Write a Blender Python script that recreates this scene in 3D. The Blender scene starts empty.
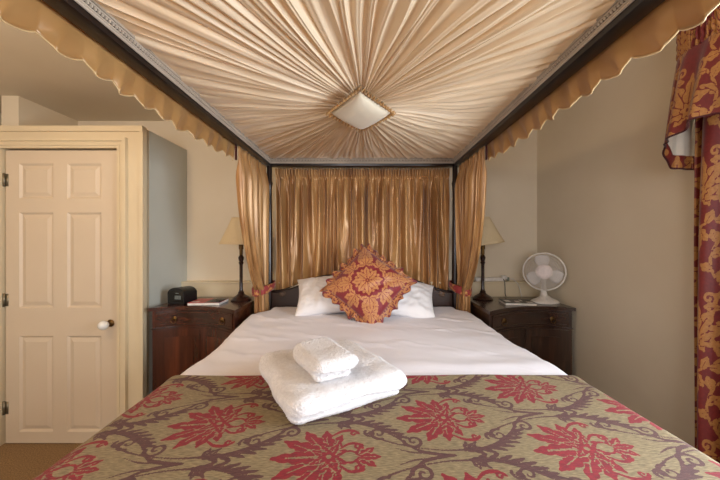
import bpy, bmesh, math, random
import numpy as np
from mathutils import Vector, Matrix
random.seed(7); rng = np.random.default_rng(7)
PI = math.pi
scn = bpy.context.scene
COL = scn.collection
ORG = {}

# ------------------------------------------------------------------ object helpers
def tag(o, label=None, cat=None, group=None, kind=None):
    if label: o['label'] = label
    if cat: o['category'] = cat
    if group: o['group'] = group
    if kind: o['kind'] = kind
    return o
def thing(name, label, cat, loc, group=None):
    o = bpy.data.objects.new(name, None); COL.objects.link(o)
    o.location = loc; o.empty_display_size = .05
    ORG[o] = np.array(loc, float)
    return tag(o, label, cat, group)
def link(name, me, mat, parent=None, smooth=True):
    o = bpy.data.objects.new(name, me); COL.objects.link(o)
    if mat: me.materials.append(mat)
    if parent is not None:
        o.parent = parent; ORG[o] = ORG[parent]
        me.transform(Matrix.Translation(-Vector(ORG[parent])))
    else: ORG[o] = np.zeros(3)
    me.polygons.foreach_set('use_smooth', [smooth]*len(me.polygons))
    return o
def from_bm(name, bm, mat, parent=None, smooth=True, auto=35):
    bmesh.ops.recalc_face_normals(bm, faces=bm.faces)
    if smooth and auto:
        for e in bm.edges:
            if len(e.link_faces) == 2 and e.calc_face_angle(0) > math.radians(auto): e.smooth = False
    me = bpy.data.meshes.new(name); bm.to_mesh(me); bm.free()
    return link(name, me, mat, parent, smooth)
def grid_mesh(name, P, mat, parent=None, wrap=False, attrs=None, thick=0, off=0, flip=False):
    """P: (rows, cols, 3)."""
    r, c = P.shape[:2]
    me = bpy.data.meshes.new(name)
    idx = np.arange(r*c).reshape(r, c)
    nx = np.roll(idx, -1, 1) if wrap else None
    a = idx[:-1, :] if wrap else idx[:-1, :-1]
    b = nx[:-1, :] if wrap else idx[:-1, 1:]
    d = idx[1:, :] if wrap else idx[1:, :-1]
    e = nx[1:, :] if wrap else idx[1:, 1:]
    q = np.stack([a, b, e, d], -1).reshape(-1, 4)
    if flip: q = q[:, ::-1]
    me.vertices.add(r*c); me.vertices.foreach_set('co', P.reshape(-1).astype(np.float32))
    me.loops.add(q.size); me.loops.foreach_set('vertex_index', np.ascontiguousarray(q).reshape(-1).astype(np.int32))
    me.polygons.add(len(q)); me.polygons.foreach_set('loop_start', np.arange(0, q.size, 4, dtype=np.int32))
    me.update(calc_edges=True)
    for k, v in (attrs or {}).items():
        at = me.attributes.new(k, 'FLOAT', 'POINT'); at.data.foreach_set('value', np.ascontiguousarray(v, dtype=np.float32).reshape(-1))
    o = link(name, me, mat, parent)
    if thick:
        m = o.modifiers.new('thick', 'SOLIDIFY'); m.thickness = thick; m.offset = off
    return o
def BM(): return bmesh.new()
def box(bm, x0, x1, y0, y1, z0, z1, bev=0, seg=2):
    r = bmesh.ops.create_cube(bm, size=1)
    vs = r['verts']
    bmesh.ops.scale(bm, vec=(abs(x1-x0), abs(y1-y0), abs(z1-z0)), verts=vs)
    bmesh.ops.translate(bm, vec=((x0+x1)/2, (y0+y1)/2, (z0+z1)/2), verts=vs)
    if bev:
        es = list({e for v in vs for e in v.link_edges})
        bmesh.ops.bevel(bm, geom=es, offset=bev, segments=seg, affect='EDGES', profile=.5)
    return vs
def prism(bm, pts, z0, z1, bev=0):
    lo = [bm.verts.new((x, y, z0)) for x, y in pts]; hi = [bm.verts.new((x, y, z1)) for x, y in pts]
    n = len(pts)
    bm.faces.new(lo[::-1]); top = bm.faces.new(hi)
    for i in range(n): bm.faces.new((lo[i], lo[(i+1) % n], hi[(i+1) % n], hi[i]))
def lathe(bm, prof, center=(0, 0, 0), seg=28, M=None, caps=True):
    rings = []
    for r, z in prof:
        ring = []
        for i in range(seg):
            a = 2*PI*i/seg
            p = Vector((r*math.cos(a), r*math.sin(a), z))
            if M is not None: p = M @ p
            ring.append(bm.verts.new(p + Vector(center)))
        rings.append(ring)
    for A, B in zip(rings, rings[1:]):
        for i in range(seg): bm.faces.new((A[i], A[(i+1) % seg], B[(i+1) % seg], B[i]))
    if caps:
        if prof[0][0] > 1e-5: bm.faces.new(rings[0][::-1])
        if prof[-1][0] > 1e-5: bm.faces.new(rings[-1])
def tube(bm, pts, rad, seg=8, closed=False):
    pts = [Vector(p) for p in pts]; n = len(pts)
    rads = rad if isinstance(rad, (list, tuple)) else [rad]*n
    rings = []; prev = None
    for i, p in enumerate(pts):
        if closed: t = pts[(i+1) % n]-pts[i-1]
        else: t = pts[min(i+1, n-1)]-pts[max(i-1, 0)]
        t.normalize()
        if prev is None:
            u = t.orthogonal().normalized()
        else:
            u = prev - t*prev.dot(t)
            u = u.normalized() if u.length > 1e-6 else t.orthogonal().normalized()
        prev = u; w = t.cross(u)
        rings.append([bm.verts.new(p+(u*math.cos(2*PI*k/seg)+w*math.sin(2*PI*k/seg))*rads[i]) for k in range(seg)])
    pairs = list(zip(rings, rings[1:])) + ([(rings[-1], rings[0])] if closed else [])
    for A, B in pairs:
        for k in range(seg): bm.faces.new((A[k], A[(k+1) % seg], B[(k+1) % seg], B[k]))
    if not closed:
        bm.faces.new(rings[0][::-1]); bm.faces.new(rings[-1])
def sm(a, b, x):
    t = np.clip((x-a)/(b-a), 0, 1); return t*t*(3-2*t)
def noise1(x, seed, n=5, f0=1.0):
    g = np.random.default_rng(seed); s = np.zeros_like(x, dtype=float)
    for k in range(n): s += math.pow(.6, k)*np.sin(x*f0*(1.7**k)*(1+.2*g.random())+g.random()*6.28)
    return s/2
def noise2(x, y, seed, n=6, f0=4.0, stretch=None):
    g = np.random.default_rng(seed); s = np.zeros(np.broadcast(x, y).shape)
    for k in range(n):
        a = g.random()*2*PI if stretch is None else stretch+(g.random()-.5)*.7
        f = f0*(1.45**k)*(.8+.4*g.random())
        s += (.75**k)*np.sin((x*math.cos(a)+y*math.sin(a))*f + g.random()*6.28 + .8*np.sin((x*math.sin(a)-y*math.cos(a))*f*.5+g.random()*6))
    return s/2.2

# ------------------------------------------------------------------ materials
def lin(c):
    return tuple(((v/255)/12.92 if v/255 <= .04045 else ((v/255+.055)/1.055)**2.4) for v in c)+(1,)
class Mat:
    def __init__(s, name, rough=.6, **kw):
        s.m = bpy.data.materials.new(name); s.m.use_nodes = True
        s.nt = s.m.node_tree; s.b = s.nt.nodes['Principled BSDF']
        s.set('Roughness', rough)
        for k, v in kw.items(): s.set(k.replace('_', ' '), v)
        s.co = None
    def set(s, k, v): s.b.inputs[k].default_value = v
    def n(s, t, **kw):
        x = s.nt.nodes.new(t)
        for k, v in kw.items(): setattr(x, k, v)
        return x
    def l(s, a, b): s.nt.links.new(a, b)
    def coord(s, scale=(1, 1, 1), rot=(0, 0, 0)):
        c = s.n('ShaderNodeTexCoord'); mp = s.n('ShaderNodeMapping')
        mp.inputs['Scale'].default_value = scale; mp.inputs['Rotation'].default_value = rot
        s.l(c.outputs['Object'], mp.inputs['Vector']); return mp.outputs['Vector']
    def noise(s, sc, det=4, vec=None, dist=0):
        x = s.n('ShaderNodeTexNoise'); x.inputs['Scale'].default_value = sc; x.inputs['Detail'].default_value = det
        x.inputs['Distortion'].default_value = dist
        s.l(vec if vec is not None else s.coord(), x.inputs['Vector']); return x.outputs['Fac']
    def ramp(s, fac, stops):
        r = s.n('ShaderNodeValToRGB'); el = r.color_ramp.elements
        while len(el) < len(stops): el.new(.5)
        for e, (p, c) in zip(el, stops): e.position = p; e.color = c
        s.l(fac, r.inputs['Fac']); return r.outputs['Color']
    def mix(s, fac, a, b, bt='MIX'):
        x = s.n('ShaderNodeMix', data_type='RGBA', blend_type=bt)
        for sock, v in ((x.inputs[0], fac), (x.inputs[6], a), (x.inputs[7], b)):
            if hasattr(v, 'is_linked') or hasattr(v, 'links'): s.l(v, sock)
            else: sock.default_value = v
        return x.outputs[2]
    def attr(s, name):
        a = s.n('ShaderNodeAttribute', attribute_name=name); return a.outputs['Fac']
    def math(s, op, a, b=0.0):
        x = s.n('ShaderNodeMath', operation=op)
        for i, v in enumerate((a, b)):
            if hasattr(v, 'links'): s.l(v, x.inputs[i])
            else: x.inputs[i].default_value = v
        return x.outputs[0]
    def col(s, c):
        if hasattr(c, 'links'): s.l(c, s.b.inputs['Base Color'])
        else: s.set('Base Color', c)
        return s
    def bump(s, h, strength=.3, dist=.002):
        x = s.n('ShaderNodeBump'); x.inputs['Strength'].default_value = strength; x.inputs['Distance'].default_value = dist
        s.l(h, x.inputs['Height']); s.l(x.outputs['Normal'], s.b.inputs['Normal']); return s
    def translucent(s, f, color):
        t = s.n('ShaderNodeBsdfTranslucent'); t.inputs['Color'].default_value = color
        mx = s.n('ShaderNodeMixShader'); mx.inputs[0].default_value = f
        out = s.nt.nodes['Material Output']
        s.l(s.b.outputs[0], mx.inputs[1]); s.l(t.outputs[0], mx.inputs[2]); s.l(mx.outputs[0], out.inputs['Surface'])
        return s
def paint(name, c, c2=None, rough=.7, sc=3, bump=.15, bsc=180):
    m = Mat(name, rough)
    m.col(m.ramp(m.noise(sc, 3), [(.3, lin(c)), (.7, lin(c2 or tuple(int(v*.96) for v in c)))]))
    if bump: m.bump(m.noise(bsc, 2), bump, .001)
    return m.m
def plain(name, c, rough=.5, **kw):
    m = Mat(name, rough, **kw)
    m.col(m.ramp(m.noise(40, 2), [(.35, lin(c)), (.65, lin(tuple(int(v*.94) for v in c)))]))
    return m.m
def wood(name, a, b, rough=.3, axis=0, sc=1.0, coat=.35):
    m = Mat(name, rough); m.set('Coat Weight', coat); m.set('Coat Roughness', .15)
    s = [14*sc]*3; s[axis] = 1.4*sc
    v = m.coord(tuple(s))
    g = m.noise(2.2, 6, v, 1.2); w = m.noise(9, 3, v, .5)
    c = m.ramp(g, [(.3, lin(a)), (.52, lin(tuple((p+q)//2 for p, q in zip(a, b)))), (.72, lin(b))])
    m.col(m.mix(m.math('MULTIPLY', w, .5), c, lin(tuple(int(x*.45) for x in a))))
    return m.m
def cloth(name, c, c2, rough=.5, sheen=.3, sc=300, bump=.2, trans=0, tc=None, stretch=(1, 1, 1), nsc=5, metallic=0, spec=.4):
    m = Mat(name, rough); m.set('Sheen Weight', sheen); m.set('Sheen Roughness', .4); m.set('Metallic', metallic)
    m.set('Specular IOR Level', spec)
    v = m.coord(stretch)
    m.col(m.ramp(m.noise(nsc, 3, v), [(.35, lin(c)), (.68, lin(c2))]))
    if bump: m.bump(m.noise(sc, 2, v), bump, .0008)
    if trans: m.translucent(trans, lin(tc or c))
    return m.m

M_wall = paint('wall_paint', (224, 212, 190), (220, 207, 184))
M_wall_daylit = paint('wall_paint_daylit', (200, 201, 191), (194, 196, 185))  # same wall paint, cooled: window daylight is put into the colour
M_ceil = paint('ceiling_paint', (222, 211, 192), (217, 206, 186))
M_cream = paint('cream_gloss_paint', (220, 204, 172), (215, 198, 166), rough=.4, bump=.05)
M_door = paint('door_paint', (213, 196, 172), (208, 190, 166), rough=.4, sc=2, bump=.06, bsc=60)
mm = Mat('carpet', .95); mm.col(mm.ramp(mm.noise(160, 4), [(.35, lin((120, 94, 62))), (.65, lin((164, 132, 92)))])); mm.bump(mm.noise(420, 2), .8, .004); M_carpet = mm.m
M_mahog = wood('mahogany', (58, 26, 17), (94, 44, 27), .24, axis=2, sc=.5)
M_mahog_h = wood('mahogany_band', (40, 18, 12), (92, 42, 25), .24, axis=0)
M_mahog_d = wood('dark_mahogany', (38, 22, 17), (78, 48, 36), .28, axis=2)
M_mahog_dh = wood('dark_mahogany_band', (38, 22, 17), (72, 44, 33), .26, axis=0)
M_ebony = wood('dark_bed_wood', (22, 13, 11), (46, 25, 19), .28, axis=2)
M_ebony_y = wood('dark_rail_wood', (16, 9, 8), (34, 18, 14), .35, axis=1, coat=.15)
M_turn = wood('dark_turned_wood', (34, 17, 13), (70, 36, 26), .25, axis=2)
M_brass = plain('aged_brass', (104, 78, 44), .4, Metallic=.9)
M_steel = plain('hinge_metal', (140, 130, 110), .4, Metallic=.8)
M_ceramic = plain('white_ceramic', (240, 238, 232), .15)
M_lining = cloth('cream_canopy_cloth', (242, 222, 192), (236, 213, 180), rough=.42, sheen=.35, trans=.2, tc=(236, 190, 128), bump=.08)
M_medal = cloth('cream_satin', (226, 214, 192), (220, 207, 183), rough=.4, sheen=.3, bump=.1)
M_gold = cloth('gold_satin', (200, 154, 98), (150, 102, 56), rough=.34, sheen=.25, bump=.04, stretch=(1, 1, .12), nsc=14, metallic=.22, spec=.6)
M_val = cloth('gold_valance_satin', (190, 146, 90), (176, 130, 76), rough=.3, sheen=.3, bump=.05, nsc=6, trans=.10, tc=(220, 140, 60), metallic=.1, spec=.7)
M_piping = cloth('pale_piping', (216, 188, 140), (206, 176, 126), rough=.5)
M_braid = cloth('grey_braid', (196, 182, 164), (176, 160, 142), rough=.7, sc=500, bump=.4)
M_braid_d = cloth('dark_braid_ground', (52, 42, 38), (40, 32, 29), rough=.8)
M_darkred = cloth('dark_red_braid', (80, 20, 24), (60, 14, 18), rough=.7)
M_sheet = None
M_pillow = cloth('white_cotton', (236, 232, 231), (229, 225, 225), rough=.75, sheen=.2, sc=500)
M_terry = None
M_shade = cloth('cream_lampshade', (232, 216, 180), (226, 208, 168), rough=.8, sheen=.1, trans=.3, tc=(240, 214, 160))
M_black = plain('black_plastic', (22, 22, 24), .35)
M_lcd = plain('grey_lcd', (120, 128, 128), .25)
M_white_p = plain('white_plastic', (228, 222, 214), .35)
M_blade = Mat('translucent_blade', .35)
M_blade.col(lin((226, 222, 222))); M_blade = M_blade.m
M_page = plain('paper_pages', (228, 224, 215), .8)
M_glass = Mat('window_glass', .02); M_glass.set('Transmission Weight', 1.0); M_glass.col((1, 1, 1, 1)); M_glass = M_glass.m

mm = Mat('white_duvet_cotton', .6); mm.set('Sheen Weight', .25)
w = mm.n('ShaderNodeTexWave'); w.bands_direction = 'Y'; w.inputs['Scale'].default_value = 34; w.inputs['Distortion'].default_value = 1.2; w.inputs['Detail'].default_value = 2
mm.l(mm.coord(), w.inputs['Vector'])
mm.col(mm.ramp(w.outputs['Fac'], [(.2, lin((229, 224, 229))), (.8, lin((238, 234, 239)))]))
mm.bump(w.outputs['Fac'], .12, .002); M_sheet = mm.m
mm = Mat('white_terry', .95); mm.set('Sheen Weight', .2); mm.set('Sheen Roughness', .6)
mm.col(mm.ramp(mm.noise(90, 3), [(.3, lin((231, 227, 227))), (.7, lin((218, 213, 213)))]))
mm.bump(mm.noise(260, 4), .9, .004); M_terry = mm.m

# ------------------------------------------------------------------ woven patterns (signed fields)
def leafs(X, Y, x0, y0, ang, L, W, lobes=3, vein=.0018):
    dx, dy = X-x0, Y-y0; c, s = math.cos(ang), math.sin(ang)
    u = (dx*c+dy*s)/L; v = -dx*s+dy*c
    uc = np.clip(u, 0, 1)
    prof = W*np.power(np.sin(PI*np.power(uc, .85)), .75)*(.66+.34*np.abs(np.cos(PI*lobes*(uc-.06*np.abs(v)/W))))
    f = prof-np.abs(v)
    f = np.where((u < 0) | (u > 1), -.02, f)
    if vein: f = np.minimum(f, np.where(uc < .75, np.abs(v)-vein, .01))
    return f
def stroke(X, Y, pts, wid):
    f = np.full(X.shape, -.05)
    pts = np.array(pts, float); n = len(pts)
    wid = np.interp(np.linspace(0, 1, n), np.linspace(0, 1, len(wid)), wid)
    for (x, y), w_ in zip(pts, wid): f = np.maximum(f, w_-np.hypot(X-x, Y-y))
    return f
def spline(ctrl, n=40):
    ctrl = np.array(ctrl, float); c = np.vstack([2*ctrl[0]-ctrl[1], ctrl, 2*ctrl[-1]-ctrl[-2]])
    out = []
    k = len(ctrl)-1
    for t in np.linspace(0, k-1e-6, n):
        i = int(t); u = t-i; p0, p1, p2, p3 = c[i:i+4]
        out.append(.5*((2*p1)+(-p0+p2)*u+(2*p0-5*p1+4*p2-p3)*u*u+(-p0+3*p1-3*p2+p3)*u**3))
    return np.array(out)
def spiral(cx, cy, r, a0, turns, n=36):
    t = np.linspace(0, 1, n)
    return np.stack([cx+r*(1-.85*t)*np.cos(a0+2*PI*turns*t), cy+r*(1-.85*t)*np.sin(a0+2*PI*turns*t)], 1)
def over(g, f, gap=.0024):
    return np.where(f > -gap, f, g)
class Tile:
    def __init__(s, P, Q, res, build):
        s.P, s.Q = P, Q; s.nx, s.ny = int(P/res), int(Q/res)
        x = (np.arange(s.nx)+.5)*P/s.nx; y = (np.arange(s.ny)+.5)*Q/s.ny
        X, Y = np.meshgrid(x, y)
        F = None
        for ox, oy in ((0, 0), (P/2, Q/2)):
            fs = None
            for kx in (-1, 0, 1):
                for ky in (-1, 0, 1):
                    Xr = (X-ox+P/2) % P-P/2+kx*P; Yr = (Y-oy+Q/2) % Q-Q/2+ky*Q
                    g = build(Xr, Yr)
                    fs = g if fs is None else [np.maximum(a, b) for a, b in zip(fs, g)]
            F = fs if F is None else [np.maximum(a, b) for a, b in zip(F, fs)]
        s.F = F
    def sample(s, U, V):
        x = (U % s.P)/s.P*s.nx-.5; y = (V % s.Q)/s.Q*s.ny-.5
        i = np.floor(x).astype(int); j = np.floor(y).astype(int); fx, fy = x-i, y-j
        out = []
        for f in s.F:
            a = f[j % s.ny, i % s.nx]; b = f[j % s.ny, (i+1) % s.nx]; c = f[(j+1) % s.ny, i % s.nx]; d = f[(j+1) % s.ny, (i+1) % s.nx]
            out.append(a*(1-fx)*(1-fy)+b*fx*(1-fy)+c*(1-fx)*fy+d*fx*fy)
        return out
def build_spread(X, Y):
    Ya = np.abs(Y)
    red = np.full(X.shape, -.05)
    # fan of lobed leaves, outermost first so that each lies over the last
    for a, L, W in ((112, .088, .017), (84, .102, .021), (56, .120, .023), (28, .134, .0235), (0, .138, .022)):
        red = over(red, leafs(X, Ya, .014, .002, math.radians(180-a), L, W, 4, .0016), .0034)
    for a, L, W in ((150, .05, .012), (115, .052, .0125), (65, .046, .011), (30, .05, .0105)):
        red = over(red, leafs(X, Ya, .016, 0, math.radians(180-a), L, W, 2, .0013), .0034)
    r = np.hypot(X-.016, Y); th = np.arctan2(Y, X-.016)
    red = over(red, np.minimum(.021+.005*np.cos(8*th)-r, r-.007), .003)
    for a, L, W in ((74, .042, .0105), (38, .054, .012), (0, .058, .0125)):
        red = over(red, leafs(X, Ya, .086, 0, math.radians(a), L, W, 3, .0013), .0030)
    red = np.maximum(red, stroke(X, Ya, spline([(.045, .008), (.058, .018), (.074, .018), (.086, .005)], 26), [.0025, .0035, .0025]))
    red = np.maximum(red, stroke(X, Ya, spline([(.045, .03), (.064, .046), (.086, .046), (.100, .032)], 26), [.003, .0048, .0025]))
    red = np.maximum(red, stroke(X, Ya, spiral(.088, .035, .012, .5, 1.1), [.0035, .0025]))
    red = np.maximum(red, stroke(X, Ya, spline([(.02, .078), (.045, .097), (.074, .100), (.090, .086)], 30), [.003, .006, .003]))
    red = np.maximum(red, stroke(X, Ya, spiral(.077, .086, .012, .3, 1.0), [.0035, .0025]))
    br = np.full(X.shape, -.05)
    # slender double stems between the flowers
    br = np.maximum(br, stroke(X, Ya, spline([(-.235, .05), (-.15, .104), (-.04, .134), (.05, .137)], 60), [.001, .0036, .0026, .003, .004]))
    br = np.maximum(br, stroke(X, Ya, spline([(-.15, .122), (-.10, .142), (-.05, .147)], 44), [.001, .003, .001]))
    # toothed acanthus scroll, built from overlapping leaves along a curve
    p = spline([(.03, .140), (.09, .134), (.14, .114), (.18, .082), (.205, .052)], 50)
    br = np.maximum(br, stroke(X, Ya, p, [.003, .008, .0095, .006, .003]))
    for k in range(4, 44, 5):
        q = p[k]; t = p[k+2]-p[k-2]; a0 = math.atan2(t[1], t[0]); Lk = .030+.018*math.sin(PI*k/46)
        br = over(br, leafs(X, Ya, q[0], q[1], a0+.62, Lk, .0085, 1, 0), .0010)
    br = np.maximum(br, stroke(X, Ya, spiral(.230, .056, .026, PI, 1.35, 54), [.0055, .0030]))
    br = np.maximum(br, stroke(X, Ya, spiral(-.178, .068, .024, 1.2, 1.3, 48), [.0045, .0025]))
    br = np.maximum(br, stroke(X, Ya, spiral(.12, .088, .016, 2.4, 1.2, 40), [.0038, .0022]))
    br = np.maximum(br, stroke(X, Ya, spline([(.205, .05), (.24, .018), (.28, .006), (.32, .0)], 36), [.003, .006, .004]))
    for a, L in ((78, .040), (45, .052), (12, .058)): br = over(br, leafs(X, Ya, -.285, .012, math.radians(a), L, .0105, 2, .0008), .0012)
    br = np.where(red > -.004, -.01, br)
    return [red, br]
def build_damask(X, Y):
    Xa = np.abs(X); g = np.full(X.shape, -.05)
    p = spline([(0, -.12), (.05, -.10), (.09, -.05), (.105, .01), (.085, .07), (.06, .1)], 60)
    g = np.maximum(g, stroke(Xa, Y, p, [.004, .005, .004]))
    for k, sgn, L in ((6, 1, .05), (12, -1, .042), (20, 1, .055), (28, -1, .046), (36, 1, .052), (45, -1, .046), (53, 1, .045)):
        q = p[k]; t = p[k+1]-p[k-1]; a = math.atan2(t[1], t[0])+sgn*.8
        g = over(g, leafs(Xa, Y, q[0], q[1], a, L, .0165, 2, .0013), .0035)
    g = np.maximum(g, stroke(Xa, Y, spiral(.045, .115, .02, -.6, 1.2), [.005, .0035]))
    for a, L, W in ((140, .06, .017), (104, .08, .021), (68, .095, .024), (34, .108, .025), (0, .118, .025)):
        g = over(g, leafs(Xa, Y, 0, -.01, math.radians(90-a), L, W, 3, .002), .0040)
    r = np.hypot(X, Y+.01); th = np.arctan2(Y+.01, X)
    g = over(g, np.minimum(.021+.005*np.cos(6*th)-r, r-.006), .0040)
    for a, L in ((-50, .055), (-90, .075)): g = over(g, leafs(Xa, Y, 0, -.125, math.radians(a), L, .018, 3, .0015), .003)
    return [g]
T_spread = Tile(.64, .31, .0016, build_spread)
T_damask = Tile(.30, .46, .002, build_damask)
def cushion_field(X, Y):
    # X, Y along the cushion's diagonals
    r = np.hypot(X, Y); th = np.arctan2(Y, X); g = np.full(X.shape, -.05)
    for k in range(4):
        an = k*PI/2
        for a, L in ((125, .06), (-125, .06), (62, .07), (-62, .07), (0, .085)):
            g = over(g, leafs(X, Y, .205*math.cos(an), .205*math.sin(an), an+math.radians(a), L, .022, 3, .0016), .003)
    for k in range(8):
        an = k*PI/4+PI/8*0; R0 = .118 if k % 2 == 0 else .122
        cx, cy = R0*math.cos(an), R0*math.sin(an)
        for a, L, W in ((96, .056, .018), (-96, .056, .018), (48, .072, .022), (-48, .072, .022), (0, .082, .024)):
            g = over(g, leafs(X, Y, cx, cy, an+math.radians(a), L, W, 3, .0016), .0032)
    for k in range(8):
        g = over(g, leafs(X, Y, .010*math.cos(k*PI/4+.39), .010*math.sin(k*PI/4+.39), k*PI/4+.39, .078, .024, 2, .0016), .003)
    for k in range(8):
        g = over(g, leafs(X, Y, .008*math.cos(k*PI/4), .008*math.sin(k*PI/4), k*PI/4, .092 if k % 2 == 0 else .084, .025, 3, .0018), .003)
    g = np.where(r < .012, np.maximum(-.003, .006-r), g)
    return g

mm = Mat('damask_bedspread', .78); mm.set('Sheen Weight', .06)
sw_ = mm.noise(7, 4, mm.coord((1, 1, 1))); wv = mm.noise(60, 4, mm.coord((1, 6, 1)))
ground = mm.ramp(wv, [(.32, lin((96, 80, 54))), (.68, lin((154, 134, 98)))])
ground = mm.mix(mm.math('MULTIPLY', sw_, .35), ground, lin((128, 112, 76)))
fuzz = mm.math('MULTIPLY', mm.math('SUBTRACT', mm.noise(260, 2), .5), .004)
redc = mm.ramp(wv, [(.3, lin((100, 8, 20))), (.7, lin((146, 16, 30)))])
brc = mm.ramp(wv, [(.3, lin((66, 34, 32))), (.7, lin((96, 56, 50)))])
fb = mm.math('GREATER_THAN', mm.math('ADD', mm.attr('brown'), fuzz), 0.0)
fr = mm.math('GREATER_THAN', mm.math('ADD', mm.attr('red'), fuzz), 0.0)
mm.col(mm.mix(fr, mm.mix(fb, ground, brc), redc)); mm.bump(mm.noise(160, 3, mm.coord((1, 4, 1))), .5, .002)
M_spread = mm.m
def damask(name, red1, red2, g1, g2):
    m = Mat(name, .5); m.set('Sheen Weight', .3)
    nz = m.noise(120, 3)
    fz = m.math('MULTIPLY', m.math('SUBTRACT', m.noise(300, 2), .5), .003)
    f = m.math('GREATER_THAN', m.math('ADD', m.attr('gold'), fz), 0.0)
    m.col(m.mix(f, m.ramp(nz, [(.3, lin(red1)), (.7, lin(red2))]), m.ramp(nz, [(.3, lin(g1)), (.7, lin(g2))])))
    m.bump(m.noise(400, 2), .2, .001)
    return m.m
M_damask = damask('red_gold_damask', (108, 22, 20), (126, 30, 26), (168, 112, 54), (188, 132, 68))
M_cush = damask('cushion_damask', (118, 20, 30), (136, 28, 38), (178, 114, 64), (196, 136, 82))
M_ruffle = damask('cushion_ruffle_damask', (104, 22, 28), (122, 28, 34), (172, 108, 58), (188, 126, 72))
M_tie = damask('tieback_damask', (140, 36, 36), (152, 44, 42), (190, 128, 66), (200, 142, 80))

# ------------------------------------------------------------------ room shell
XR, YB, ZC, XL, YF = 1.437, 2.52, 2.385, -2.9, -2.2
XC, YC, ZT = -1.504, 2.02, 2.14      # closet side, front, top
def struct(name, bm, mat, label, cat, smooth=False):
    o = from_bm(name, bm, mat, None, smooth); tag(o, label, cat, kind='structure'); return o
b = BM(); box(b, XL-.1, XR+.1, YF-.1, YB+.1, -.1, 0); struct('floor', b, M_carpet, 'brown carpeted floor below the panelled door', 'floor')
b = BM(); box(b, XL-.1, XR+.1, YF-.1, YB+.1, ZC, ZC+.1); struct('ceiling', b, M_ceil, 'plain off-white bedroom ceiling above the bed canopy', 'ceiling')
b = BM(); box(b, XL-.1, XR+.1, YB, YB+.1, 0, ZC); struct('wall_back', b, M_wall, 'cream painted wall behind the bed head', 'wall')
b = BM(); box(b, XL-.1, XL, YF, YB, 0, ZC); struct('wall_left', b, M_wall, 'cream painted wall at the side of the closet', 'wall')
# right wall with its window opening
WY0, WY1, WZ0, WZ1 = -.25, .98, .85, 2.06
b = BM()
box(b, XR, XR+.12, WY1, YB, 0, ZC); box(b, XR, XR+.12, YF, WY0, 0, ZC)
box(b, XR, XR+.12, WY0, WY1, 0, WZ0); box(b, XR, XR+.12, WY0, WY1, WZ1, ZC)
struct('wall_right', b, M_wall, 'cream painted wall beside the fan and red curtain', 'wall')
# rear wall (behind the camera) with an added, unseen window opening for fill light
RX0, RX1, RZ0, RZ1 = -1.3, .6, .9, 2.05
b = BM()
box(b, XL, RX0, YF-.1, YF, 0, ZC); box(b, RX1, XR, YF-.1, YF, 0, ZC)
box(b, RX0, RX1, YF-.1, YF, 0, RZ0); box(b, RX0, RX1, YF-.1, YF, RZ1, ZC)
struct('wall_rear', b, M_wall, 'cream painted wall facing the foot of the bed', 'wall')
b = BM()
for (y0, y1, z0, z1) in ((WY0, WY0+.05, WZ0, WZ1), (WY1-.05, WY1, WZ0, WZ1), (WY0+.05, WY1-.05, WZ0, WZ0+.05), (WY0+.05, WY1-.05, WZ1-.05, WZ1), (WY0+.05, WY1-.05, 1.43, 1.47), (.35, .38, WZ0+.05, 1.43), (.35, .38, 1.47, WZ1-.05)):
    box(b, XR+.05, XR+.09, y0, y1, z0, z1)
struct('window_1', b, M_cream, 'cream sash window frame beside the red curtain', 'window')
b = BM()
for (x0, x1, z0, z1) in ((RX0, RX0+.05, RZ0, RZ1), (RX1-.05, RX1, RZ0, RZ1), (RX0+.05, RX1-.05, RZ0, RZ0+.05), (RX0+.05, RX1-.05, RZ1-.05, RZ1), (-.37, -.33, RZ0+.05, RZ1-.05)):
    box(b, x0, x1, YF-.08, YF-.04, z0, z1)
struct('added_window', b, M_cream, 'cream frame of an added unseen window facing the foot of the bed', 'window')  # invented frame round the fill-light opening, out of view
# closet: side wall, top, front boards around the door opening
DX0, DX1, DZ = -2.441, -1.679, 1.987
b = BM()
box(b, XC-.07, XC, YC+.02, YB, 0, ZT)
struct('wall_closet_side', b, M_wall_daylit, 'closet side wall with cool daylight in its colour beside the clock radio', 'wall')
b = BM()
box(b, DX1+.012, XC, YC, YC+.06, 0, ZT); box(b, XL, DX0-.012, YC, YC+.06, 0, ZT); box(b, DX0-.012, DX1+.012, YC, YC+.06, DZ+.012, ZT)
box(b, XL, XC-.07, YC+.06, YB, ZT-.05, ZT)
struct('wall_closet_front', b, M_cream, 'cream boarded closet front surrounding the panelled door', 'wall')
b = BM(); box(b, -2.54, -2.42, 2.09, YB, ZT, ZC)
struct('wall_boxing', b, M_wall, 'small square boxed duct standing on top of the closet', 'wall')
# architrave
b = BM()
def arch(bm, off0, off1, d0, d1):
    """one step of a mitred door casing, between two offsets from the opening"""
    xa, xb_ = DX1+.012, DX0-.012; zt = DZ+.012
    y1 = YC-d1
    box(bm, xa+off0, xa+off1, y1, YC+.001, 0, zt+off1)
    box(bm, xb_-off1, xb_-off0, y1, YC+.001, 0, zt+off1)
    box(bm, xb_-off0, xa+off0, y1, YC+.001, zt+off0, zt+off1)
arch(b, -.002, .014, 0, .012); arch(b, .014, .020, 0, .018); arch(b, .020, .042, 0, .014); arch(b, .042, .066, 0, .026)
struct('trim_1', b, M_cream, 'moulded cream casing framing the closet door', 'trim')
b = BM()
box(b, XC-.02, XC+.006, YC-.008, YC+.03, 0, ZT+.004); box(b, XL, XC+.006, YC-.012, YC+.02, ZT-.03, ZT+.006)
struct('trim_2', b, M_cream, 'cream edge bead along closet top and corner', 'trim')
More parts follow.
